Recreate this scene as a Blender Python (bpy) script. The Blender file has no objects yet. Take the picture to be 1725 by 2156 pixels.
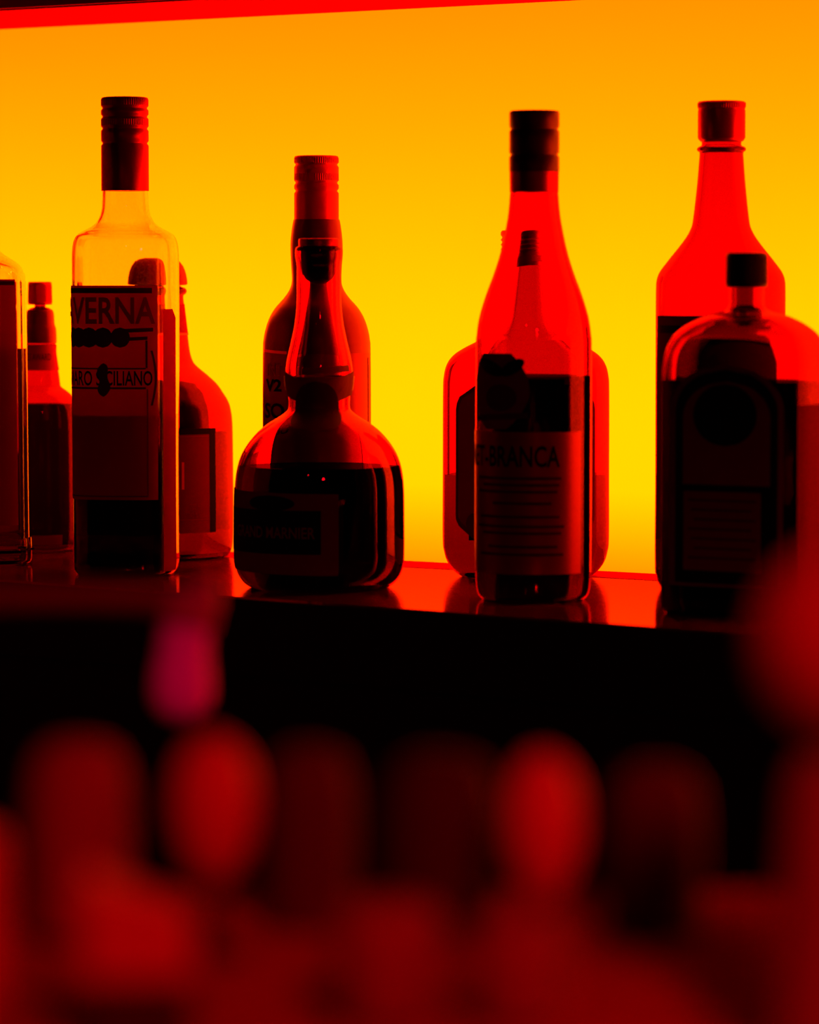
import bpy, bmesh, math, random
from mathutils import Vector, Matrix

random.seed(4)
S = bpy.context.scene
COL = S.collection
PI = math.pi

# ------------------------------------------------------------------ camera
W_PX, H_PX, F_PX = 1725.0, 2156.0, 7300.0
EYE = 0.20                         # eye height above the bottle shelf
PITCH = math.atan((1078.0 - 590.0) / F_PX)
YAW = math.radians(33.0)
fh = Vector((-math.sin(YAW), math.cos(YAW), 0.0))
RIGHT = Vector((math.cos(YAW), math.sin(YAW), 0.0))
FWD = (fh * math.cos(PITCH) + Vector((0, 0, -math.sin(PITCH)))).normalized()
UP = RIGHT.cross(FWD)

def ray(x, y):
    return FWD + RIGHT * ((x - W_PX / 2) / F_PX) - UP * ((y - H_PX / 2) / F_PX)

_r = ray(1120, 1195)
CAM = -(_r * (EYE / -_r.z)); CAM.z = EYE       # back edge of the shelf passes through the origin

def ground(x, y, z=0.0):
    r = ray(x, y)
    return CAM + r * ((z - CAM.z) / r.z)

def onwall(x, y, Y=0.0):
    r = ray(x, y)
    return CAM + r * ((Y - CAM.y) / r.y)

def at_depth(x, y, d):
    return CAM + ray(x, y) * d

cd = bpy.data.cameras.new('camera')
cam = bpy.data.objects.new('camera', cd); COL.objects.link(cam)
cam.matrix_world = Matrix.Translation(CAM) @ Matrix((RIGHT, UP, -FWD)).transposed().to_4x4()
cd.sensor_fit = 'VERTICAL'; cd.sensor_height = 36.0; cd.sensor_width = 28.8
cd.lens = F_PX / H_PX * 36.0
cd.clip_start = 0.05; cd.clip_end = 60
cd.dof.use_dof = True
cd.dof.focus_distance = 2.36
cd.dof.aperture_fstop = (cd.lens / 1000.0) / 0.0190
S.camera = cam

# ------------------------------------------------------------------ world, lamps, exposure
S.view_settings.view_transform = 'Standard'
S.view_settings.look = 'None'
S.view_settings.gamma = 1.0
S.view_settings.exposure = 0.0
S.view_settings.use_curve_mapping = False
S.cycles.max_bounces = 28
S.cycles.transmission_bounces = 28
S.cycles.glossy_bounces = 8
S.cycles.diffuse_bounces = 3
S.cycles.transparent_max_bounces = 16
S.cycles.sample_clamp_indirect = 6.0
S.cycles.blur_glossy = 0.3
S.cycles.min_light_bounces = 8
S.cycles.min_transparent_bounces = 8
w = bpy.data.worlds.new('world'); S.world = w; w.use_nodes = True
w.node_tree.nodes['Background'].inputs[0].default_value = (0.02, 0.001, 0.03, 1)
w.node_tree.nodes['Background'].inputs[1].default_value = 0.03

def area(name, loc, target, sx, sy, power, color, spread=PI):
    l = bpy.data.lights.new(name, 'AREA'); l.shape = 'RECTANGLE' if sx != sy else 'DISK'; l.size = sx; l.size_y = sy
    l.energy = power; l.color = color; l.spread = spread
    o = bpy.data.objects.new(name, l); COL.objects.link(o); o.location = loc
    o.rotation_euler = (Vector(target) - Vector(loc)).to_track_quat('-Z', 'Y').to_euler()
    return o

# the amber lamps inside the light box behind the panel
LAMP_W = 139.0
area('light_box_lamp', (0.0, 0.345, 0.085), (0.0, 0.0, 0.085), 5.4, 0.10, LAMP_W, (1.0, 0.465, 0.02))
# unseen dim red fill lamps added on the customer side
area('front_fill', CAM - fh * 0.25 + RIGHT * 0.25 + Vector((0, 0, 0.50)), CAM + fh * 1.0 + Vector((0, 0, -0.3)),
     0.15, 0.15, 0.78, (1.0, 0.004, 0.12), spread=math.radians(46))
area('front_fill', CAM - fh * 0.3 - RIGHT * 0.7 + Vector((0, 0, 0.75)), CAM + fh * 2.2 + Vector((0, 0, -0.1)),
     0.05, 0.05, 0.32, (1.0, 0.01, 0.14))

# ------------------------------------------------------------------ materials
def nmat(name):
    m = bpy.data.materials.new(name); m.use_nodes = True
    nt = m.node_tree
    for n in list(nt.nodes): nt.nodes.remove(n)
    out = nt.nodes.new('ShaderNodeOutputMaterial')
    return m, nt, out

def pbr(name, color, rough=0.5, metal=0.0, spec=0.5, bump=0.0, bscale=200.0, coat=0.0, var=0.0):
    m, nt, out = nmat(name)
    b = nt.nodes.new('ShaderNodeBsdfPrincipled')
    b.inputs['Base Color'].default_value = (*color, 1)
    b.inputs['Roughness'].default_value = rough
    b.inputs['Metallic'].default_value = metal
    b.inputs['Specular IOR Level'].default_value = spec
    b.inputs['Coat Weight'].default_value = coat
    # reflections of the amber panel come back red in these inks and lacquers
    b.inputs['Specular Tint'].default_value = (1, 0.12, 0.05, 1)
    if bump or var:
        tc = nt.nodes.new('ShaderNodeTexCoord'); nz = nt.nodes.new('ShaderNodeTexNoise')
        nz.inputs['Scale'].default_value = bscale; nz.inputs['Detail'].default_value = 4
        nt.links.new(tc.outputs['Object'], nz.inputs['Vector'])
        if bump:
            bp = nt.nodes.new('ShaderNodeBump'); bp.inputs['Strength'].default_value = bump
            bp.inputs['Distance'].default_value = 0.001
            nt.links.new(nz.outputs['Fac'], bp.inputs['Height']); nt.links.new(bp.outputs['Normal'], b.inputs['Normal'])
        if var:
            mx = nt.nodes.new('ShaderNodeMix'); mx.data_type = 'RGBA'
            mx.inputs[6].default_value = (*color, 1)
            mx.inputs[7].default_value = (*[c * (1 - var) for c in color], 1)
            nt.links.new(nz.outputs['Fac'], mx.inputs[0]); nt.links.new(mx.outputs[2], b.inputs['Base Color'])
    nt.links.new(b.outputs[0], out.inputs[0])
    return m

def glass(name, color, ior=1.5, rough=0.0):
    m, nt, out = nmat(name)
    g = nt.nodes.new('ShaderNodeBsdfGlass'); g.inputs['Color'].default_value = (*color, 1)
    g.inputs['IOR'].default_value = ior; g.inputs['Roughness'].default_value = rough
    nt.links.new(g.outputs[0], out.inputs[0])
    return m

def paper(name, color, trans, rough_bump=0.15):
    """printed label paper: reflects a little, lets some of the panel's light through"""
    m, nt, out = nmat(name)
    d = nt.nodes.new('ShaderNodeBsdfDiffuse'); d.inputs['Color'].default_value = (*color, 1)
    t = nt.nodes.new('ShaderNodeBsdfTranslucent'); t.inputs['Color'].default_value = (*color, 1)
    mx = nt.nodes.new('ShaderNodeMixShader'); mx.inputs[0].default_value = trans
    nz = nt.nodes.new('ShaderNodeTexNoise'); nz.inputs['Scale'].default_value = 900
    tc = nt.nodes.new('ShaderNodeTexCoord'); bp = nt.nodes.new('ShaderNodeBump')
    bp.inputs['Strength'].default_value = rough_bump; bp.inputs['Distance'].default_value = 0.0005
    nt.links.new(tc.outputs['Object'], nz.inputs['Vector']); nt.links.new(nz.outputs['Fac'], bp.inputs['Height'])
    nt.links.new(bp.outputs['Normal'], d.inputs['Normal'])
    nt.links.new(d.outputs[0], mx.inputs[1]); nt.links.new(t.outputs[0], mx.inputs[2])
    nt.links.new(mx.outputs[0], out.inputs[0])
    return m

def panel_mat():
    m, nt, out = nmat('amber_acrylic')
    t = nt.nodes.new('ShaderNodeBsdfTranslucent'); t.inputs['Color'].default_value = (0.9, 0.137, 0.0, 1)
    d = nt.nodes.new('ShaderNodeBsdfDiffuse'); d.inputs['Color'].default_value = (0.25, 0.02, 0.0, 1)
    mx = nt.nodes.new('ShaderNodeMixShader'); mx.inputs[0].default_value = 0.08
    nt.links.new(t.outputs[0], mx.inputs[1]); nt.links.new(d.outputs[0], mx.inputs[2])
    nt.links.new(mx.outputs[0], out.inputs[0])
    return m

def shelf_mat():
    m, nt, out = nmat('polished_red_metal')
    g = nt.nodes.new('ShaderNodeBsdfGlossy'); g.inputs['Color'].default_value = (0.62, 0.10, 0.02, 1)
    g.inputs['Roughness'].default_value = 0.07
    d = nt.nodes.new('ShaderNodeBsdfDiffuse'); d.inputs['Color'].default_value = (0.10, 0.002, 0.001, 1)
    mx = nt.nodes.new('ShaderNodeMixShader'); mx.inputs[0].default_value = 0.35
    tc = nt.nodes.new('ShaderNodeTexCoord'); mp = nt.nodes.new('ShaderNodeMapping')
    mp.inputs['Scale'].default_value = (60, 260, 60)
    nz = nt.nodes.new('ShaderNodeTexNoise'); nz.inputs['Scale'].default_value = 1.0; nz.inputs['Detail'].default_value = 5
    bp = nt.nodes.new('ShaderNodeBump'); bp.inputs['Strength'].default_value = 0.16; bp.inputs['Distance'].default_value = 0.001
    nt.links.new(tc.outputs['Object'], mp.inputs[0]); nt.links.new(mp.outputs[0], nz.inputs['Vector'])
    nt.links.new(nz.outputs['Fac'], bp.inputs['Height']); nt.links.new(bp.outputs['Normal'], g.inputs['Normal'])
    nt.links.new(g.outputs[0], mx.inputs[1]); nt.links.new(d.outputs[0], mx.inputs[2])
    nt.links.new(mx.outputs[0], out.inputs[0])
    return m

M = {
    'panel': panel_mat(),
    'shelf': shelf_mat(),
    'black': pbr('black_lacquer', (0.004, 0.0005, 0.001), 0.6, spec=0.1),
    'floor': pbr('dark_floor', (0.02, 0.004, 0.004), 0.6, spec=0.2, var=0.4, bscale=6),
    'trim': pbr('red_painted_trim', (0.45, 0.003, 0.002), 0.5, spec=0.0, bump=0.1, bscale=60),
    'trim_dark': pbr('dark_red_trim', (0.3, 0.003, 0.002), 0.5, spec=0.0, bump=0.1, bscale=60),
    'box': pbr('light_box_board', (0.3, 0.25, 0.2), 0.9, spec=0.0),
    'clear': glass('clear_glass', (0.985, 0.94, 0.85)),
    'clear_red': glass('pale_red_glass', (0.93, 0.50, 0.3)),
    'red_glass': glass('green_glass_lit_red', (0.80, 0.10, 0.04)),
    'red_glass_dark': glass('brown_glass', (0.62, 0.06, 0.03)),
    'ruby': glass('amber_bottle_glass', (0.86, 0.16, 0.06)),
    'tawny': glass('tawny_glass', (0.68, 0.08, 0.03)),
    'brown': glass('dark_brown_glass', (0.55, 0.05, 0.03)),
    'amaro': glass('black_liqueur', (0.10, 0.004, 0.004), 1.36),
    'amber_liq': glass('amber_liqueur', (0.40, 0.03, 0.01), 1.36),
    'red_liq': glass('red_liqueur', (0.42, 0.02, 0.01), 1.36),
    'satin': pbr('satin_dark_bottle', (0.10, 0.002, 0.003), 0.34, metal=0.5),
    'cap_black': pbr('black_foil', (0.012, 0.001, 0.002), 0.38, spec=0.5),
    'cap_dark': pbr('dark_red_foil', (0.26, 0.003, 0.004), 0.33, metal=0.85),
    'cap_red': pbr('red_foil', (0.55, 0.008, 0.006), 0.36, metal=0.6),
    'cap_plastic': pbr('black_plastic', (0.003, 0.0005, 0.001), 0.6, spec=0.12),
    'wood': pbr('cork_wood', (0.32, 0.010, 0.006), 0.7, spec=0.2, bump=0.8, bscale=400, var=0.5),
    'lab_red': paper('red_paper', (0.45, 0.010, 0.008), 0.6),
    'lab_dark': paper('dark_red_paper', (0.13, 0.004, 0.008), 0.30),
    'lab_violet': paper('violet_paper', (0.10, 0.004, 0.035), 0.15),
    'lab_bright': paper('light_paper', (0.62, 0.020, 0.012), 0.6),
    'lab_lit': paper('translucent_side_label', (0.75, 0.012, 0.006), 0.8),
    'lab_satin': pbr('satin_label', (0.16, 0.003, 0.004), 0.34, metal=0.55),
    'ink': paper('dark_ink', (0.05, 0.0015, 0.004), 0.3),
    'ink_black': pbr('black_ink', (0.002, 0.0004, 0.001), 0.8, spec=0.05),
    'ink_red': paper('red_ink', (0.20, 0.006, 0.006), 0.5),
    'gold': pbr('gold_line', (0.75, 0.05, 0.01), 0.3, metal=0.6),
    'ribbon': pbr('dark_red_ribbon', (0.13, 0.003, 0.004), 0.55, spec=0.4, bump=0.2, bscale=500),
    'wax': pbr('dark_wax', (0.03, 0.001, 0.002), 0.45, spec=0.3),
    'counter': pbr('dark_red_counter', (0.34, 0.001, 0.001), 0.8, spec=0.0, bump=0.1, bscale=90, var=0.3),
}

# ------------------------------------------------------------------ object helpers
def link(name, me, mat, parent=None, smooth=True):
    o = bpy.data.objects.new(name, me); COL.objects.link(o)
    me.materials.clear(); me.materials.append(mat)
    if smooth:
        for p in me.polygons: p.use_smooth = True
        me.set_sharp_from_angle(angle=math.radians(38))
    if parent is not None: o.parent = parent
    return o

def from_pydata(name, vs, fs, mat, parent=None, smooth=True):
    me = bpy.data.meshes.new(name); me.from_pydata([tuple(v) for v in vs], [], fs); me.update()
    return link(name, me, mat, parent, smooth)

def from_bm(name, bm, mat, parent=None, smooth=True):
    me = bpy.data.meshes.new(name); bm.to_mesh(me); bm.free()
    return link(name, me, mat, parent, smooth)

def thing(name, label, cat, loc, rz=0.0, group=None):
    o = bpy.data.objects.new(name, None); COL.objects.link(o)
    o.empty_display_size = 0.02
    o.location = loc; o.rotation_euler = (0, 0, rz)
    o['label'] = label; o['category'] = cat
    if group: o['group'] = group
    return o

def tag(o, label, cat, group=None):
    o['label'] = label; o['category'] = cat
    if group: o['group'] = group
    return o

def struct(o):
    o['kind'] = 'structure'; return o

def slab(name, pts, z0, z1, mat, parent=None, bevel=0.0):
    """prism over a ground polygon"""
    bm = bmesh.new()
    a = [bm.verts.new((x, y, z0)) for x, y in pts]; b = [bm.verts.new((x, y, z1)) for x, y in pts]
    n = len(pts)
    bm.faces.new(list(reversed(a))); bm.faces.new(b)
    for i in range(n): bm.faces.new((a[i], a[(i + 1) % n], b[(i + 1) % n], b[i]))
    bmesh.ops.recalc_face_normals(bm, faces=bm.faces)
    if bevel: bmesh.ops.bevel(bm, geom=bm.edges[:], offset=bevel, segments=2, affect='EDGES')
    return from_bm(name, bm, mat, parent, smooth=False)

def box(name, x0, x1, y0, y1, z0, z1, mat, parent=None, bevel=0.0):
    return slab(name, [(x0, y0), (x1, y0), (x1, y1), (x0, y1)], z0, z1, mat, parent, bevel)

# ------------------------------------------------------------------ setting
X0, X1 = onwall(-140, 900).x, 2.7
ztop = onwall(400, 42).z
front_a, front_b = ground(0, 1220), ground(1390, 1320)
sl = (front_b.y - front_a.y) / (front_b.x - front_a.x)
def front_y(x): return front_a.y + sl * (x - front_a.x)

struct(from_pydata('wall_back', [(X0, 0, -0.001), (X1, 0, -0.001), (X1, 0, ztop + 0.001), (X0, 0, ztop + 0.001)], [(0, 1, 2, 3)], M['panel'], smooth=False))
struct(box('wall_left', X0 - 0.021, X0 - 0.001, -0.9, -0.002, -1.05, ztop + 0.1, M['trim_dark']))
struct(box('trim_1', X0, X1, -0.045, 0.0, -0.0012, 0.0002, M['trim']))
struct(box('ceiling', X0, X1, -0.145, 0.40, ztop, ztop + 0.02, M['trim'], bevel=0.001))
struct(box('trim_2', X0, X1, -0.150, -0.1452, ztop + 0.001, ztop + 0.10, M['trim_dark'], bevel=0.0005))
struct(box('wall_rear', -2.8, X1, 0.40, 0.42, -1.05, ztop + 0.02, M['box']))
struct(box('light_batten', -2.8, X1, 0.185, 0.195, -0.05, 0.044, M['box']))  # unseen batten added to shade the lower edge of the panel
struct(box('floor', -4.5, 3.6, -4.2, 0.42, -1.07, -1.05, M['floor']))

shelf = slab('bottle_shelf', [(X0, front_y(X0)), (X1, front_y(X1)), (X1, 0.0), (X0, 0.0)], -0.0015, 0.0, M['shelf'])
tag(shelf, 'polished red shelf carrying the row of bottles before the glowing wall', 'shelf')
edge = slab('shelf_board', [(X0, front_y(X0) - 0.0006), (X1, front_y(X1) - 0.0006), (X1, 0.0), (X0, 0.0)], -0.05, -0.0015, M['black'], shelf)
cab = slab('bar_cabinet', [(X0, front_y(X0) + 0.002), (X1, front_y(X1) + 0.002), (X1, 0.39), (X0, 0.39)], -1.05, -0.05, M['black'])
tag(cab, 'black back bar cabinet below the bottle shelf', 'cabinet')

# ------------------------------------------------------------------ bottle builder
def catmull(pts, sub=5):
    if len(pts) < 3: return list(pts)
    out = []
    P = [pts[0]] + list(pts) + [pts[-1]]
    for i in range(1, len(P) - 2):
        p0, p1, p2, p3 = P[i - 1], P[i], P[i + 1], P[i + 2]
        for j in range(sub):
            t = j / sub
            out.append(tuple(0.5 * ((2 * b) + (-a + c) * t + (2 * a - 5 * b + 4 * c - d) * t * t + (-a + 3 * b - 3 * c + d) * t ** 3)
                             for a, b, c, d in zip(p0, p1, p2, p3)))
    out.append(tuple(pts[-1]))
    return out

def sec(phi, n, asp):
    s, c = abs(math.sin(phi)), abs(math.cos(phi)) / asp
    return (s ** n + c ** n) ** (-1.0 / n)

def sstep(a, b, x):
    if a == b: return 1.0 if x >= b else 0.0
    t = max(0.0, min(1.0, (x - a) / (b - a))); return t * t * (3 - 2 * t)

class Bottle:
    def __init__(self, label, cx, yc, n=2.0, asp=1.0, rot=0.0, kblend=(0, 0), name='liquor_bottle', group=None, cat='bottle'):
        P = ground(cx, yc); P.z = 0
        self.P = P; self.cx = cx; self.yc = yc
        self.d0 = (P - CAM).dot(FWD)
        self.N, self.A, self.rot = n, asp, math.radians(rot)
        self.kb = kblend
        v = P - CAM
        self.root = thing(name, label, cat, P, math.atan2(v.y, v.x) - PI / 2, group)
    def z(self, y):
        # height on the bottle's axis that shows at picture row y
        t = -(y - H_PX / 2) / F_PX
        b = (self.P - CAM)
        # (b+z*k).UP = t * (b+z*k).FWD
        return max(0.0, (t * b.dot(FWD) - b.dot(UP)) / (UP.z - t * FWD.z))
    def s(self, y):
        return (self.d0 + self.z(y) * FWD.z) / F_PX
    def k(self, y):
        return sstep(self.kb[0], self.kb[1], y) if self.N != 2.0 or self.A != 1.0 else 0.0
    def na(self, k):
        return 2 + (self.N - 2) * k, 1 + (self.A - 1) * k
    def norm(self, k):
        n, a = self.na(k)
        return max(math.sin(t) * sec(t - self.rot, n, a) for t in [i * PI / 90 for i in range(1, 90)])
    def prof(self, pts, smooth=True, sub=5):
        q = catmull(pts, sub) if smooth else pts
        out = []
        for y, hw in q:
            k = self.k(y); out.append((self.z(y), hw * self.s(y) / self.norm(k), k))
        return out
    def point(self, th, z, r, k, off=0.0):
        n, a = self.na(k)
        rr = r * sec(th - self.rot, n, a) + off
        return (math.sin(th) * rr, -math.cos(th) * rr, z)
    def lathe(self, prof, seg=112, bm=None, flip=False, teeth=None, round_=False):
        """prof: top to bottom (z, r, k); closed at both ends"""
        bm = bm or bmesh.new(); rings = []
        for (z, r, k) in prof:
            ring = []
            for i in range(seg):
                th = 2 * PI * i / seg
                off = 0.0
                if teeth and any(a >= z >= b for a, b in teeth): off = -0.00035 if i % 3 == 0 else 0.0
                ring.append(bm.verts.new(self.point(th, z, r, 0.0 if round_ else k, off)))
            rings.append(ring)
        fs = []
        for a, b in zip(rings[:-1], rings[1:]):
            for i in range(seg):
                j = (i + 1) % seg
                fs.append(bm.faces.new((a[i], b[i], b[j], a[j])))
        for ring, rev in ((rings[0], False), (rings[-1], True)):
            c = Vector((0, 0, ring[0].co.z)); cv = bm.verts.new(c)
            for i in range(seg):
                j = (i + 1) % seg
                fs.append(bm.faces.new((cv, ring[j], ring[i]) if rev else (cv, ring[i], ring[j])))
        if flip:
            for f in fs: f.normal_flip()
        return bm
    def glass(self, pts, mat, t=0.0022, tb=0.005, top_gap=0.001, liquid=None, liq_mat=None, solid=False, sub=5, name='glass_body', closed_y=None):
        pr = self.prof(pts, True, sub)
        self.outer = pr
        bm = self.lathe(pr)
        if not solid:
            inn = []
            for i, (z, r, k) in enumerate(pr):
                a = pr[max(0, i - 1)]; b = pr[min(len(pr) - 1, i + 1)]
                dz, dr = b[0] - a[0], b[1] - a[1]; L = math.hypot(dz, dr) or 1
                nr, nz = -dz / L, dr / L            # outward normal for a top-to-bottom walk
                inn.append((z - nz * t, r - nr * t, k))
            zt = pr[0][0] - top_gap
            inn = [(min(z, zt), max(r, 0.001), k) for z, r, k in inn if z > tb]
            # round inner bottom
            zb, rb, kb = inn[-1]
            inn += [(tb + 0.0012, rb * 0.96, kb), (tb, rb * 0.86, kb), (tb + 0.002, rb * 0.4, kb)]
            mono = [inn[0]]
            for q in inn[1:]:
                if q[0] < mono[-1][0] - 1e-6 or q is inn[-1]: mono.append(q)
            self.lathe(mono, bm=bm, flip=True)
            self.inner = mono
        g = from_bm(name, bm, mat, self.root)
        if liquid:
            zl = self.z(liquid)
            lp = [(z, r + 0.00025, k) for z, r, k in self.inner]
            low = [q for q in lp if q[0] < zl]
            hi = [q for q in lp if q[0] >= zl]
            if hi and low:
                a, b = hi[-1], low[0]; f = (a[0] - zl) / max(1e-9, a[0] - b[0])
                low.insert(0, (zl, a[1] + (b[1] - a[1]) * f, a[2] + (b[2] - a[2]) * f))
            low[-1] = (low[-1][0] - 0.00025, low[-1][1], low[-1][2])
            from_bm('liquid', self.lathe(low), liq_mat, self.root)
        return g
    def cap(self, pts, mat, name='cap', ridges=None, parent=None, seg=180, round_=True):
        pr = self.prof(pts, False)
        te = [(self.z(a), self.z(b)) for a, b in ridges] if ridges else None
        if te:   # add rings at band limits
            full = []
            for p, q in zip(pr[:-1], pr[1:]):
                full.append(p)
                for zz in sorted([v for ab in te for v in (ab[0] + 1e-4, ab[0] - 1e-5, ab[1] + 1e-5, ab[1] - 1e-4)], reverse=True):
                    if p[0] > zz > q[0]:
                        f = (p[0] - zz) / (p[0] - q[0]); full.append((zz, p[1] + (q[1] - p[1]) * f, p[2]))
            full.append(pr[-1]); pr = full
        return from_bm(name, self.lathe(pr, seg=seg, teeth=te, round_=round_), mat, parent or self.root)
    # ---- things stuck on the glass
    def rk(self, z):
        o = self.outer
        for a, b in zip(o[:-1], o[1:]):
            if a[0] >= z >= b[0]:
                f = (a[0] - z) / max(1e-9, a[0] - b[0])
                return a[1] + (b[1] - a[1]) * f, a[2] + (b[2] - a[2]) * f
        return (o[0][1], o[0][2]) if z > o[0][0] else (o[-1][1], o[-1][2])
    def arc(self, yref):
        z = self.z(yref); r, k = self.rk(z); s = self.s(yref)
        ths = [math.radians(d) for d in range(-178, 179, 2)]
        pts = [self.point(t, z, r, k) for t in ths]
        S_, acc = [0.0], 0.0
        for a, b in zip(pts[:-1], pts[1:]):
            acc += math.hypot(b[0] - a[0], b[1] - a[1]); S_.append(acc)
        z0 = S_[len(S_) // 2]
        return ths, [(v - z0) / s for v in S_], [p[0] / s for p in pts]
    def th_of_arc(self, tab, u):
        ths, A, _ = tab
        if u <= A[0]: return ths[0]
        for i in range(len(A) - 1):
            if A[i] <= u <= A[i + 1]:
                f = (u - A[i]) / (A[i + 1] - A[i]); return ths[i] + (ths[i + 1] - ths[i]) * f
        return ths[-1]
    def arc_of_x(self, tab, x):
        """unrolled position of the front-facing point seen at picture column x"""
        ths, A, X = tab; dx = x - self.cx
        best = None
        for i in range(len(ths) - 1):
            if abs(ths[i]) > 1.75: continue
            lo, hi = X[i], X[i + 1]
            if hi > lo and lo <= dx <= hi:
                f = (dx - lo) / (hi - lo); return A[i] + (A[i + 1] - A[i]) * f
        i = max(range(len(ths)), key=lambda j: X[j] if dx > 0 else -X[j])
        return A[i] + (dx - X[i])
    def patch(self, name, mat, y0, y1, xl, xr, off=0.0004, nu=40, nv=24, shape=None, parent=None, yref=None, label=None, arcs=False, tilt=0.0, thick=0.00015, back=False):
        """shape(v in 0..1 downwards) -> (left, right) in 0..1"""
        tab = self.arc(yref or (y0 + y1) / 2)
        ul, ur = (xl, xr) if arcs else (self.arc_of_x(tab, xl), self.arc_of_x(tab, xr))
        vs, fs = [], []
        lay = [off, off - thick]
        for o_ in lay:
            for j in range(nv + 1):
                v = j / nv; a, b = shape(v) if shape else (0, 1)
                for i in range(nu + 1):
                    f = a + (b - a) * i / nu
                    y = y0 + (y1 - y0) * v + tilt * (f - 0.5)
                    th = self.th_of_arc(tab, ul + (ur - ul) * f) + (PI if back else 0)
                    z = self.z(y); r, k = self.rk(z)
                    vs.append(self.point(th, z, r, k, o_))
        q = (nu + 1) * (nv + 1)
        for j in range(nv):
            for i in range(nu):
                a = j * (nu + 1) + i; b = a + nu + 1
                fs.append((a, b, b + 1, a + 1)); fs.append((a + q, a + 1 + q, b + 1 + q, b + q))
        bd = [i for i in range(nu + 1)] + [j * (nu + 1) + nu for j in range(1, nv + 1)] + \
             [nv * (nu + 1) + i for i in range(nu - 1, -1, -1)] + [j * (nu + 1) for j in range(nv - 1, 0, -1)]
        for a, b in zip(bd, bd[1:] + bd[:1]): fs.append((a, a + q, b + q, b)[::-1])
        ob = from_pydata(name, vs, fs, mat, parent or self.root)
        if label: ob['label'] = label
        return ob
    def text(self, name, body, mat, y0, y1, xl, xr, off=0.0006, parent=None, arcs=False, font_sx=1.0, yref=None, bold=0.0, tilt=0.0):
        c = bpy.data.curves.new('t', 'FONT'); c.body = body; c.resolution_u = 3; c.offset = bold
        o = bpy.data.objects.new('t', c); COL.objects.link(o)
        dg = bpy.context.evaluated_depsgraph_get(); dg.update()
        me = bpy.data.meshes.new_from_object(o.evaluated_get(dg))
        bpy.data.objects.remove(o); bpy.data.curves.remove(c)
        bm = bmesh.new(); bm.from_mesh(me); bpy.data.meshes.remove(me)
        bmesh.ops.triangulate(bm, faces=bm.faces[:])
        xs = [v.co.x for v in bm.verts]; ys = [v.co.y for v in bm.verts]
        x0, x1, b0, b1 = min(xs), max(xs), min(ys), max(ys)
        tab = self.arc(yref or (y0 + y1) / 2)
        ul, ur = (xl, xr) if arcs else (self.arc_of_x(tab, xl), self.arc_of_x(tab, xr))
        for v in bm.verts:
            f = (v.co.x - x0) / (x1 - x0); g = (v.co.y - b0) / (b1 - b0)
            y = y1 + (y0 - y1) * g + tilt * (f - 0.5)
            z = self.z(y); r, k = self.rk(z)
            v.co = self.point(self.th_of_arc(tab, ul + (ur - ul) * f), z, r, k, off)
        return from_bm(name, bm, mat, parent or self.root, smooth=False)

def ell(v):
    h = math.sqrt(max(0, 1 - (2 * v - 1) ** 2)) / 2
    return 0.5 - h, 0.5 + h
def arch(v, top=0.25):
    if v >= top: return 0, 1
    h = math.sqrt(max(0, 1 - (1 - v / top) ** 2)) / 2
    return 0.5 - h, 0.5 + h
def scallop(v):
    h = 0.5 - 0.06 * sstep(0.16, 0.0, v) - 0.10 * sstep(0.08, 0.0, v) - 0.08 * sstep(0.86, 1.0, v) - 0.06 * sstep(0.93, 1, v)
    return 0.5 - h, 0.5 + h

def screw_cap(y0, y1, hw, grooves, dep=3.0):
    """straight foil cap with rolled grooves"""
    p = [(y0, hw - 6), (y0 + 1, hw - 2), (y0 + 5, hw)]
    for g in grooves:
        p += [(g - 5, hw), (g - 1, hw - dep), (g + 1, hw - dep), (g + 5, hw)]
    p += [(y1, hw)]
    return p

# ================================================================== the bottles
# 1 - clear square bottle cut by the left edge of the picture
b = Bottle('clear square bottle with a red label standing at the far left end of the row', -52, 1184, n=5, asp=1.0, rot=8, kblend=(525, 590))
b.glass([(300, 46), (400, 46), (490, 47), (515, 50), (530, 58), (542, 74), (556, 95), (572, 106), (592, 110), (620, 111), (800, 112), (1120, 113), (1128, 117), (1140, 118), (1170, 118), (1180, 114), (1184, 106)], M['clear'], t=0.0035, tb=0.003, liquid=733, liq_mat=M['amaro'])
b.cap(screw_cap(215, 402, 50, [240, 262, 284]), M['cap_dark'], ridges=[(218, 236), (266, 280)])
lb = b.patch('label', M['lab_red'], 588, 1100, -150, 36)
b.patch('label_border', M['ink'], 592, 600, -148, 32, off=0.0006, parent=lb, nv=2)

# 2 - small dark bottle with a paper collar
b = Bottle('small dark bottle with a red screw cap and a paper collar printed ES AWARD', 88, 1158)
b.glass([(641, 12), (646, 12), (649, 20), (654, 26), (665, 28), (682, 29), (692, 32), (715, 33), (740, 32), (765, 35), (790, 39), (806, 41), (814, 43), (824, 56), (836, 68), (858, 75), (900, 78), (1000, 79), (1120, 79), (1148, 77), (1158, 70)], M['brown'], t=0.002, liquid=850, liq_mat=M['amaro'])
b.cap([(593, 20), (594, 24), (597, 25), (636, 26), (641, 25), (642, 14)], M['cap_red'], ridges=[(600, 636)])
c = b.patch('neck_collar', M['lab_bright'], 726, 779, -200, 200, arcs=True, off=0.0007, nu=60, tilt=0)
b.text('collar_text', 'ES AWARD', M['ink'], 744, 758, 63, 108, off=0.0009, parent=c)
b.patch('neck_wrap', M['satin'], 652, 722, -98, 98, arcs=True, off=0.0005, nu=60)
b.patch('label_strip', M['lab_red'], 1122, 1142, 68, 130)

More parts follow.
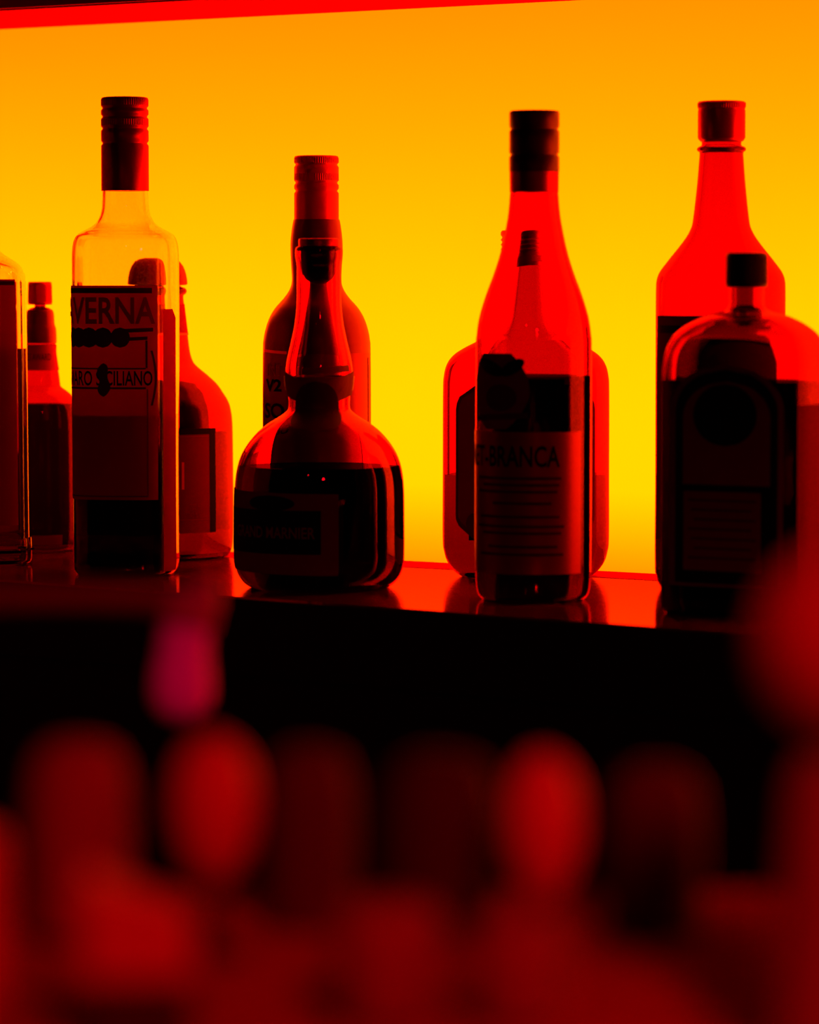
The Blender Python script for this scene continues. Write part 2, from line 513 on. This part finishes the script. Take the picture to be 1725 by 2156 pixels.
# 3 - tall clear square bottle
b = Bottle('tall clear square bottle, empty above its wide printed label, with dark liqueur below', 268, 1207, n=3.2, asp=1.0, rot=-9, kblend=(462, 500))
AV = b
b.glass([(392, 48), (420, 49), (438, 50), (452, 53), (463, 58), (470, 63), (476, 70), (482, 80), (488, 92), (496, 103), (508, 109), (525, 112), (560, 113), (700, 113), (1000, 112), (1150, 112), (1185, 112), (1200, 109), (1207, 102)], M['clear'], t=0.0018, tb=0.002, liquid=870, liq_mat=M['amaro'])
b.cap(screw_cap(205, 402, 50, [228, 246, 271, 302]), M['cap_dark'], ridges=[(208, 222), (252, 264)])
lab = b.patch('label', M['lab_red'], 601, 1046, -158, 66, arcs=True, nu=60)
b.patch('side_label', M['lab_lit'], 650, 1196, 344, 370, nu=10, nv=30, shape=lambda v: (0, 1) if v > 0.02 else (0, 0.6 + 20 * v))
ik = M['ink']
b.patch('label_bar', ik, 606, 617, -150, 54, arcs=True, off=0.0006, parent=lab, nv=2)
b.text('brand_lettering', 'AVERNA', M['ink_red'], 625, 681, -162, 60, arcs=True, off=0.0010, parent=lab, bold=0.02)
for cxm in (-128, -104, -78, -48, -12):
    b.patch('medallion', ik, 688, 730, cxm - 20, cxm + 20, arcs=True, shape=ell, nu=8, nv=16, off=0.0006, parent=lab)
b.patch('label_bar', ik, 690, 698, -20, 56, arcs=True, off=0.00062, parent=lab, nv=2, tilt=-3)
b.patch('label_bar', ik, 708, 715, -8, 44, arcs=True, off=0.00062, parent=lab, nv=2, tilt=-3)
b.patch('frame_line', ik, 772, 775, -146, 40, arcs=True, off=0.0006, parent=lab, nv=1)
b.patch('frame_line', ik, 812, 816, -146, 40, arcs=True, off=0.0006, parent=lab, nv=1)
b.patch('frame_line', ik, 715, 772, 40, 44, arcs=True, off=0.0006, parent=lab, nu=2)
b.text('ribbon_lettering', 'AMARO SICILIANO', M['ink_black'], 778, 809, -160, 54, arcs=True, parent=lab, bold=0.012)
b.patch('emblem', M['ink'], 762, 832, -68, -26, arcs=True, shape=lambda v: (0.5 - 0.4 * math.sin(PI * v) ** 0.5 * (0.75 + 0.25 * math.sin(9 * v)), 0.5 + 0.4 * math.sin(PI * v) ** 0.5 * (0.75 + 0.25 * math.cos(8 * v))), nu=12, off=0.0007, parent=lab)
def curl(v): return (0.5 + 0.5 * math.sin(PI * v) - 0.16, 0.5 + 0.5 * math.sin(PI * v) + 0.10) if True else None
b.patch('scroll_end', ik, 736, 850, 44, 62, arcs=True, shape=curl, nu=3, off=0.0006, parent=lab)
b.patch('frame_line', M['ink_red'], 816, 1040, 42, 45, arcs=True, off=0.0006, parent=lab, nu=2)
b.patch('frame_line', M['lab_violet'], 1037, 1040, -140, 44, arcs=True, off=0.0006, parent=lab, nv=1)

# 4 - wide bottle with round cork top, behind 3
b = Bottle('broad round shouldered bottle with a knobbly cork stopper behind the tall clear square bottle', 335, 1171)
b.glass([(601, 46), (604, 50), (607, 58), (613, 61), (619, 58), (623, 54), (640, 55), (700, 62), (740, 67), (762, 74), (775, 86), (790, 104), (808, 123), (825, 135), (845, 147), (866, 153), (900, 156), (1000, 157), (1100, 157), (1145, 155), (1163, 150), (1171, 142)], M['tawny'], t=0.0035, tb=0.0045, liquid=905, liq_mat=M['amber_liq'])
b.cap([(543, 20), (545, 34), (550, 46), (560, 54), (572, 59), (586, 62), (597, 63), (600, 60), (601, 46)], M['wood'], name='cork_stopper', ridges=[(546, 597)], seg=48)
lb = b.patch('label', M['lab_dark'], 897, 1113, 215, 452)
b.patch('label_border', M['ink_black'], 897, 909, 215, 452, off=0.0006, parent=lb, nv=2)
b.patch('label_border', M['ink_black'], 909, 1113, 440, 452, off=0.0006, parent=lb, nu=3)
b.patch('label_line', M['ink_red'], 912, 914, 230, 438, off=0.0006, parent=lb, nv=1)
b.patch('label_line', M['ink_red'], 1084, 1086, 230, 438, off=0.0006, parent=lb, nv=1)
b.patch('label_line', M['gold'], 966, 1022, 382, 387, off=0.0006, parent=lb, nu=1)
b.text('label_text', '700 ml\n40 % vol', M['ink_red'], 1052, 1082, 398, 428, off=0.0006, parent=lb)
b.patch('neck_label', M['lab_red'], 640, 702, -180, 180, arcs=True, nu=60)
b.patch('neck_line', M['gold'], 701, 705, -180, 180, arcs=True, nu=60, nv=1, off=0.0006)

b.patch('back_label', M['lab_dark'], 800, 1120, -130, 150, arcs=True, back=True)

# 5 - satin dark bottle with striped cap, behind 6
b = Bottle('dark bottle with a long red ridged cap and swelling neck behind the squat bottle', 668, 1195)
b.glass([(462, 48), (470, 50), (490, 53), (515, 55), (540, 54.5), (565, 53), (588, 52), (602, 54), (615, 60), (630, 71), (648, 87), (668, 99), (690, 107), (715, 112), (745, 113.5), (900, 114), (1150, 113), (1185, 110), (1195, 102)], M['satin'], solid=True)
b.cap(screw_cap(328, 465, 47, [347, 385, 402]), M['cap_red'], ridges=[(332, 344), (366, 380)])
lb = b.patch('label', M['lab_satin'], 742, 1150, 557, 777, off=0.0005)
b.text('label_lettering', 'INT', M['lab_bright'], 764, 789, 567, 598, off=0.0008, parent=lb)
b.text('label_lettering', 'V2', M['ink_black'], 796, 822, 564, 596, off=0.0008, parent=lb, bold=0.03)
b.text('label_lettering', 'SO', M['ink_black'], 846, 878, 562, 602, off=0.0008, parent=lb, bold=0.02)
b.patch('label_arc', M['gold'], 736, 742, 560, 607, off=0.0008, parent=lb, nv=1, tilt=4)
b.patch('label_edge', M['gold'], 752, 1150, 774, 777, off=0.0009, parent=lb, nu=2)

# 6 - squat onion bottle with ribbon
b = Bottle('squat round bellied bottle with stopper, neck ribbon and wax seal', 673, 1236)
b.glass([(519, 44), (521, 48), (530, 50), (545, 49), (560, 46.5), (600, 46.5), (640, 47), (680, 51), (715, 58), (745, 65), (770, 69.5), (790, 70), (812, 68), (835, 65), (852, 64), (862, 66), (869, 73), (878, 86), (892, 108), (910, 130), (935, 151), (962, 166), (995, 175), (1035, 178.5), (1100, 179), (1165, 179), (1190, 177), (1208, 171), (1222, 162), (1231, 152), (1236, 142)], M['ruby'], t=0.0026, tb=0.002, liquid=980, liq_mat=M['amaro'])
b.cap([(502, 36), (503, 42), (506, 43), (518, 43), (519, 40)], M['cap_dark'], name='stopper_top')
b.cap([(519, 39), (560, 38), (575, 36), (588, 28), (596, 16), (599, 6)], M['cap_plastic'], name='stopper_plug')
# ribbon round the neck with a crossing tail, and the seal
rb = b.patch('ribbon', M['ribbon'], 792, 822, -230, 230, arcs=True, off=0.0014, nu=80, nv=6, thick=0.0006)
b.patch('ribbon_tail', M['ribbon'], 795, 845, 655, 736, off=0.0022, nu=20, nv=6, parent=rb, thick=0.0006, tilt=-30, shape=lambda v: (0, 1))
b.patch('ribbon_tail', M['ribbon'], 800, 850, 612, 690, off=0.0026, nu=20, nv=6, parent=rb, thick=0.0006, tilt=38)
b.patch('ribbon_loop', M['ribbon'], 770, 784, 640, 730, off=0.0024, nu=20, nv=4, parent=rb, thick=0.0006, tilt=-6)
b.patch('wax_seal', M['wax'], 800, 905, 632, 706, off=0.0045, nu=24, nv=24, shape=ell, thick=0.0035, yref=850)
lb = b.patch('label', M['lab_dark'], 1028, 1196, 470, 712, off=0.0005, nu=50, tilt=4)
b.patch('label_panel', M['ink_black'], 1064, 1154, 480, 676, off=0.0007, parent=lb, nu=40)
b.text('label_lettering', 'GRAND MARNIER', M['lab_dark'], 1098, 1122, 506, 664, off=0.0010, parent=lb, bold=0.015)
b.patch('label_crest', M['ink_black'], 1034, 1066, 530, 622, off=0.00065, parent=lb, shape=ell)

# 7 - flat flask behind 8
b = Bottle('flat flask shaped amber bottle with ornate label behind the tall slim bottle', 1107, 1213, n=3.0, asp=0.50, rot=3, kblend=(660, 740))
b.glass([(540, 44), (600, 44), (650, 47), (672, 52), (690, 63), (705, 82), (720, 106), (733, 131), (747, 152), (765, 166), (790, 173), (830, 175), (1000, 175), (1130, 175), (1160, 172), (1182, 165), (1199, 153), (1208, 142), (1213, 132)], M['tawny'], t=0.003, tb=0.0045, liquid=997, liq_mat=M['amber_liq'])
b.cap(screw_cap(485, 560, 54, [500, 510, 520, 530]), M['cap_red'], ridges=[(540, 552)])
lb = b.patch('label', M['lab_dark'], 806, 1130, 962, 1250, shape=scallop)
b.patch('label_field', M['lab_red'], 812, 1122, 968, 1244, shape=scallop, off=0.0006, parent=lb)
b.patch('seal_ring', M['lab_dark'], 1074, 1120, 985, 1025, shape=ell, off=0.0009)
b.patch('back_label', M['lab_dark'], 800, 1140, -110, 110, arcs=True, back=True)

# 8 - tall slim bottle with dark cap
b = Bottle('tall slim sloping shouldered bottle with black cap, its label low down', 1123, 1262)
b.glass([(398, 50), (415, 51.5), (435, 53), (460, 56), (500, 63.5), (540, 73), (580, 86), (612, 98), (642, 108), (672, 116), (705, 120.5), (745, 122), (1000, 122), (1190, 121.5), (1230, 120), (1250, 116), (1262, 106)], M['red_glass'], t=0.0028, tb=0.002, liquid=790, liq_mat=M['amaro'])
b.cap(screw_cap(233, 361, 53, [272, 326]), M['cap_black'])
b.cap([(361, 51), (362, 52), (404, 51.5), (405, 50)], M['cap_dark'], name='neck_band')
lb = b.patch('label', M['lab_satin'], 905, 1200, 985, 1221, nu=50)
b.text('brand_lettering', 'FERNET-BRANCA', M['ink_black'], 933, 978, -252, 56, arcs=True, parent=lb, off=0.0006, bold=0.02)
for i, (yy, x0_, x1_) in enumerate([(998, 1012, 1180), (1012, 1020, 1176), (1026, 1012, 1172), (1050, 1040, 1160), (1078, 1014, 1176), (1098, 1010, 1186), (1112, 1020, 1180), (1140, 1030, 1172), (1156, 1016, 1184)]):
    b.patch('text_line', M['ink'], yy, yy + 6, x0_, x1_, off=0.0006, parent=lb, nv=1, nu=24)
em = b.patch('emblem', M['lab_violet'], 742, 900, 1004, 1114, shape=lambda v: (0.5 - 0.5 * math.sin(PI * (0.1 + 0.85 * v)) ** 0.6, 0.5 + 0.5 * math.sin(PI * (0.1 + 0.85 * v)) ** 0.6))
b.patch('eagle_wing', M['ink_black'], 756, 786, 1012, 1062, shape=ell, off=0.0006, parent=em, tilt=22)
b.patch('eagle_wing', M['ink_black'], 756, 786, 1056, 1104, shape=ell, off=0.0006, parent=em, tilt=-22)
b.patch('globe', M['ink'], 806, 862, 1026, 1088, shape=ell, off=0.0006, parent=em)
b.patch('emblem_ribbon', M['ink'], 868, 880, 1008, 1110, off=0.0006, parent=em, nv=2, tilt=-8)

# 9 - tall bottle at the right
b = Bottle('tall wide red glass bottle with long tapering neck behind the arched shoulder bottle', 1514, 1240)
b.glass([(296, 42), (306, 42), (310, 49), (314, 51.5), (318, 50), (322, 46), (340, 47), (380, 50), (420, 54), (455, 58), (474, 61), (487, 66), (501, 74), (520, 88), (540, 104), (558, 118), (572, 128), (587, 134), (610, 136), (700, 136), (1000, 135), (1180, 135), (1212, 132), (1230, 126), (1240, 116)], M['red_glass_dark'], t=0.0028, tb=0.002, liquid=690, liq_mat=M['amaro'])
b.cap([(213, 42), (214, 48), (217, 51), (224, 51), (230, 49), (234, 50), (290, 50), (294, 48), (298, 44)], M['cap_dark'], ridges=[(218, 228)])
lb = b.patch('label', M['lab_dark'], 664, 1130, 1384, 1644)
b.patch('label_border', M['ink_black'], 684, 700, 1384, 1644, off=0.0006, parent=lb, nv=2)

# 10 - dark bottle with arched shoulders nearest at the right
b = Bottle('dark square bottle with arched shoulders, short black cap and round emblem at the right', 1568, 1292, n=5.0, asp=0.66, rot=-25, kblend=(650, 760))
b.glass([(590, 37), (620, 37), (640, 37), (650, 42), (657, 56), (664, 84), (672, 104), (684, 126), (700, 147), (718, 160), (740, 169), (770, 175), (810, 177), (1000, 177), (1200, 177), (1265, 176), (1284, 172), (1292, 164)], M['red_glass_dark'], t=0.0028, tb=0.002, liquid=800, liq_mat=M['amaro'])
b.cap([(532, 34), (533, 40), (537, 43), (598, 43.5), (603, 42), (605, 37)], M['cap_plastic'], ridges=[(540, 597)])
tab = b.arc(950)
lb = b.patch('label', M['lab_violet'], 766, 1228, 1412, 1645, shape=lambda v: arch(v, 0.2), nu=40, nv=40)
b.patch('label_field', M['ink_black'], 776, 1222, 1424, 1633, shape=lambda v: arch(v, 0.2), nu=40, nv=40, off=0.0006, parent=lb)
b.patch('label_field', M['lab_dark'], 800, 1016, 1440, 1618, shape=lambda v: arch(v, 0.35), nu=40, nv=30, off=0.0008, parent=lb)
em = b.patch('round_emblem', M['ink_black'], 806, 935, 1462, 1590, shape=ell, off=0.0010, parent=lb, nv=30)
b.patch('label_field', M['lab_dark'], 1030, 1195, 1442, 1600, off=0.0008, parent=lb)
for i in range(7):
    b.patch('text_line', M['ink'], 1046 + i * 20, 1051 + i * 20, 1452 + 6 * (i % 3), 1590 - 9 * (i % 2), off=0.0010, parent=lb, nv=1)
b.patch('side_label', M['lab_dark'], 848, 1225, 1674, 1738, nu=8)

# ================================================================== out-of-focus foreground
counter_z = 0.04
cpts = []
for d, l in ((0.30, -0.9), (0.30, 0.9), (0.93, 0.9), (0.90, -0.150), (1.20, -0.150), (1.20, -0.9)):
    p = CAM + fh * d + RIGHT * l; cpts.append((p.x, p.y))
cnt = slab('bar_counter', cpts, counter_z - 0.04, counter_z, M['counter'], bevel=0.003)
tag(cnt, 'dark red bar counter in front of the shelf, far out of focus', 'counter')
base = slab('counter_base', [((x - CAM.x - fh.x * 0.75) * 0.92 + CAM.x + fh.x * 0.75, (y - CAM.y - fh.y * 0.75) * 0.92 + CAM.y + fh.y * 0.75) for x, y in cpts], -1.05, counter_z - 0.04, M['black'], cnt)

def fg_mat(name, c, rough=0.7, spec=0.08): return pbr(name, c, rough, spec=spec)

class Fore(Bottle):
    def __init__(self, name, label, cat, cx, dist, group=None):
        P = at_depth(cx, 1700, dist); P.z = counter_z
        self.P = P; self.cx = cx; self.d0 = (P - CAM).dot(FWD)
        self.N, self.A, self.rot, self.kb = 2.0, 1.0, 0.0, (0, 0)
        v = P - CAM
        self.root = thing(name, label, cat, P, math.atan2(v.y, v.x) - PI / 2, group)

def shot_glass(cx, ytop, hw, dist, mat, base_mat, label):
    o = Fore('shot_glass', label, 'glass', cx, dist, 'upturned shot glasses along the counter')
    zt = o.z(ytop); r = hw * o.s(ytop)
    bm = bmesh.new()
    pr = [(zt, r * 0.30, 0), (zt * 0.985, r * 0.52, 0), (zt * 0.94, r * 0.75, 0), (zt * 0.86, r * 0.90, 0), (zt * 0.72, r * 0.98, 0), (zt * 0.5, r, 0), (zt * 0.25, r * 0.97, 0), (0.0012, r * 0.93, 0), (0, r * 0.91, 0)]
    pr = catmull(pr, 4)
    from_bm('bowl', o.lathe(pr, seg=48), mat, o.root)
    from_bm('rim', o.lathe([(0.003, r * 0.955, 0), (0.002, r * 0.975, 0), (0.0008, r * 0.975, 0), (0, r * 0.95, 0)], seg=48), base_mat, o.root)
    return o

fg1 = fg_mat('dim_red_glass', (0.06, 0.002, 0.002))  # dim to bright reds put the blurred shapes' uneven light into colour
fg5 = fg_mat('lit_globe_red', (0.36, 0.005, 0.004))
fg2 = fg_mat('bright_red_glass', (0.42, 0.006, 0.006), 0.5)
fg3 = fg_mat('very_dark_red_glass', (0.035, 0.001, 0.001))
fg4 = fg_mat('mid_red_glass', (0.20, 0.004, 0.004))
shot_glass(165, 1560, 112, 0.84, fg4, fg1, 'red upturned shot glass, leftmost in the blurred row on the counter')
shot_glass(650, 1572, 100, 0.86, fg1, fg1, 'dim upturned shot glass right of the bright red goblet under the spout')
shot_glass(925, 1588, 125, 0.84, fg3, fg1, 'nearly black upturned shot glass in the middle of the blurred row')
shot_glass(1380, 1612, 105, 0.85, fg1, fg1, 'dark red upturned shot glass, rightmost in the blurred row')

def goblet(cx, ytop, ybot, hw, dist, label):  # egg shape and bright bowl colour stand in for an oval highlight
    o = Fore('highlight_goblet', label, 'goblet', cx, dist, 'made-up egg shaped goblets on the counter')
    zt, zb = o.z(ytop), o.z(ybot); r = hw * o.s(ytop)
    n = 16
    pr = [((zt + zb) / 2 + (zt - zb) / 2 * math.cos(PI * i / n), max(0.0008, r * math.sin(PI * i / n) * (1 + 0.10 * math.cos(PI * i / n))), 0) for i in range(n + 1)]
    from_bm('bowl', o.lathe(pr, seg=48), fg2, o.root)
    from_bm('stem', o.lathe([(zb + 0.002, 0.0022, 0), (zb * 0.5, 0.0018, 0), (0.0015, 0.003, 0), (0.0012, 0.004, 0)], seg=32), fg3, o.root)
    from_bm('foot', o.lathe([(0.002, 0.005, 0), (0.001, r * 0.8, 0), (0, r * 0.8, 0)], seg=48), fg3, o.root)
goblet(450, 1548, 1865, 92, 0.82, 'made-up egg shaped goblet, its highlight put in as bright red, below the pink tap spout')
goblet(1143, 1585, 1902, 84, 0.80, 'made-up egg shaped goblet, its highlight put in as bright red, below the tall slim black capped bottle')

def cup(cx, ytop, hw, dist, mat, label):
    o = Fore('candle_cup', label, 'candle holder', cx, dist, 'candle cups at the front of the counter')
    zt = max(0.012, o.z(ytop)); r = hw * o.s(ytop)
    from_bm('cup', o.lathe(catmull([(zt, r * 0.6, 0), (zt * 0.96, r * 0.85, 0), (zt * 0.8, r, 0), (zt * 0.4, r * 0.97, 0), (0.0012, r * 0.8, 0)], 4), seg=48), mat, o.root)
    from_bm('foot', o.lathe([(0.002, r * 0.86, 0), (0.001, r * 0.88, 0), (0, r * 0.86, 0)], seg=48), fg1, o.root)
cup(815, 1900, 115, 0.74, fg4, 'blurred red candle cup, left of two at the bottom edge of the picture')
cup(1090, 1930, 100, 0.74, fg4, 'blurred red candle cup, right of two at the bottom edge of the picture')
cup(-70, 1740, 85, 0.76, fg2, 'blurred bright red candle cup cut off by the left edge')

# slant-topped bright box at the lower left
BD = 0.72
P = at_depth(290, 1900, BD); P.z = counter_z
sc = BD / F_PX
v = P - CAM
o = thing('garnish_box', 'bright red slant-topped garnish box, blurred at the lower left', 'box', P, math.atan2(v.y, v.x) - PI / 2)
hh = 0.2 - counter_z - (1830 - 590) * sc
hr = 0.2 - counter_z - (1920 - 590) * sc
hb = 0.2 - counter_z - (2050 - 590) * sc
L, R_, D = -115 * sc, 115 * sc, 0.010
for nm, z00, z01, l_, r_, mm in (('lid', hb, hb, hh, hr, fg2), ('tray', 0, 0, hb - 0.0003, hb - 0.0003, fg3)):
    bm = bmesh.new()
    vv = [bm.verts.new(p) for p in ((L, -D, z00), (R_, -D, z00), (R_, D, z01), (L, D, z01), (L, -D, l_), (R_, -D, r_), (R_, D, r_), (L, D, l_))]
    for f in ((3, 2, 1, 0), (0, 1, 5, 4), (1, 2, 6, 5), (2, 3, 7, 6), (3, 0, 4, 7), (4, 5, 6, 7)): bm.faces.new([vv[i] for i in f])
    bmesh.ops.bevel(bm, geom=bm.edges[:], offset=0.0012, segments=3, affect='EDGES')
    from_bm(nm, bm, mm, o)

# made-up candle lamp, unlit: brighter globe and darker base colour carry the light
o = Fore('added_globe_lamp', 'made-up round red candle lamp, out of focus at the right edge of the picture', 'candle lamp', 1800, 0.70)
zc, zl = o.z(1350), o.z(1640); r = 218 * o.s(1350); n = 20
from_bm('globe', o.lathe([(zc + (zc - zl) * 0.72 * math.cos(PI * i / n), max(0.0008, r * math.sin(PI * i / n)), 0) for i in range(n + 1)], seg=64), fg5, o.root)
from_bm('base', o.lathe([(zl + 0.004, r * 0.5, 0), (zl, r * 0.62, 0), (zl * 0.6, r * 0.72, 0), (zl * 0.2, r * 0.85, 0), (0.001, r * 0.95, 0), (0, r * 0.93, 0)], seg=64), fg4, o.root)

# swan-neck tap whose spout hangs into the picture
def tube(name, pts, radii, mat, parent, seg=24):
    bm = bmesh.new(); rings = []
    for i, p in enumerate(pts):
        t = (pts[min(i + 1, len(pts) - 1)] - pts[max(i - 1, 0)]).normalized()
        a = t.cross(Vector((0.31, 0.93, 0.17))).normalized(); c = t.cross(a)
        rings.append([bm.verts.new(p + (a * math.cos(2 * PI * j / seg) + c * math.sin(2 * PI * j / seg)) * radii[i]) for j in range(seg)])
    for a, b2 in zip(rings[:-1], rings[1:]):
        for j in range(seg): bm.faces.new((a[j], a[(j + 1) % seg], b2[(j + 1) % seg], b2[j]))
    bm.faces.new(rings[0][::-1]); bm.faces.new(rings[-1])
    bmesh.ops.recalc_face_normals(bm, faces=bm.faces)
    return from_bm(name, bm, mat, parent)
TD = 1.10
base_p = at_depth(-230, 1500, TD); base_p.z = counter_z
tap = thing('bar_tap', 'swan-neck bar tap with a pink spout hanging below the left end of the shelf', 'tap', base_p)
def tp(x, y): return at_depth(x, y, TD) - base_p
s_ = TD / F_PX
colp = [Vector((0, 0, 0)), Vector((0, 0, 0.004)), Vector((0, 0, 0.0042)), Vector((0, 0, tp(-230, 1330).z)), tp(-165, 1285), tp(-110, 1262), tp(0, 1256), tp(180, 1256), tp(330, 1262), tp(385, 1280), tp(398, 1310)]
tap_dark = pbr('dark_tap_metal', (0.10, 0.003, 0.003), 0.5, spec=0.3)
tube('tap_arm', [Vector(p) for p in catmull([tuple(p) for p in colp[3:]], 4)], [32 * s_] * (len(colp[3:]) * 4 - 3), tap_dark, tap)
tube('tap_post', colp[:4], [60 * s_, 60 * s_, 34 * s_, 34 * s_], tap_dark, tap)
sp = [tp(392, 1318), tp(388, 1345), tp(385, 1380), tp(383, 1420), tp(382, 1455), tp(382, 1480), tp(382, 1500), tp(382, 1514), tp(382, 1520)]
tube('tap_spout', sp, [q * s_ for q in (56, 53, 56, 63, 65, 60, 48, 30, 8)], fg_mat('pink_plastic', (0.62, 0.004, 0.34), 0.6), tap)
tube('spout_collar', [tp(398, 1236), tp(402, 1244), tp(402, 1270), tp(396, 1312), tp(392, 1318)], [q * s_ for q in (40, 62, 64, 58, 50)], fg_mat('red_collar', (0.30, 0.002, 0.05), 0.6), tap)
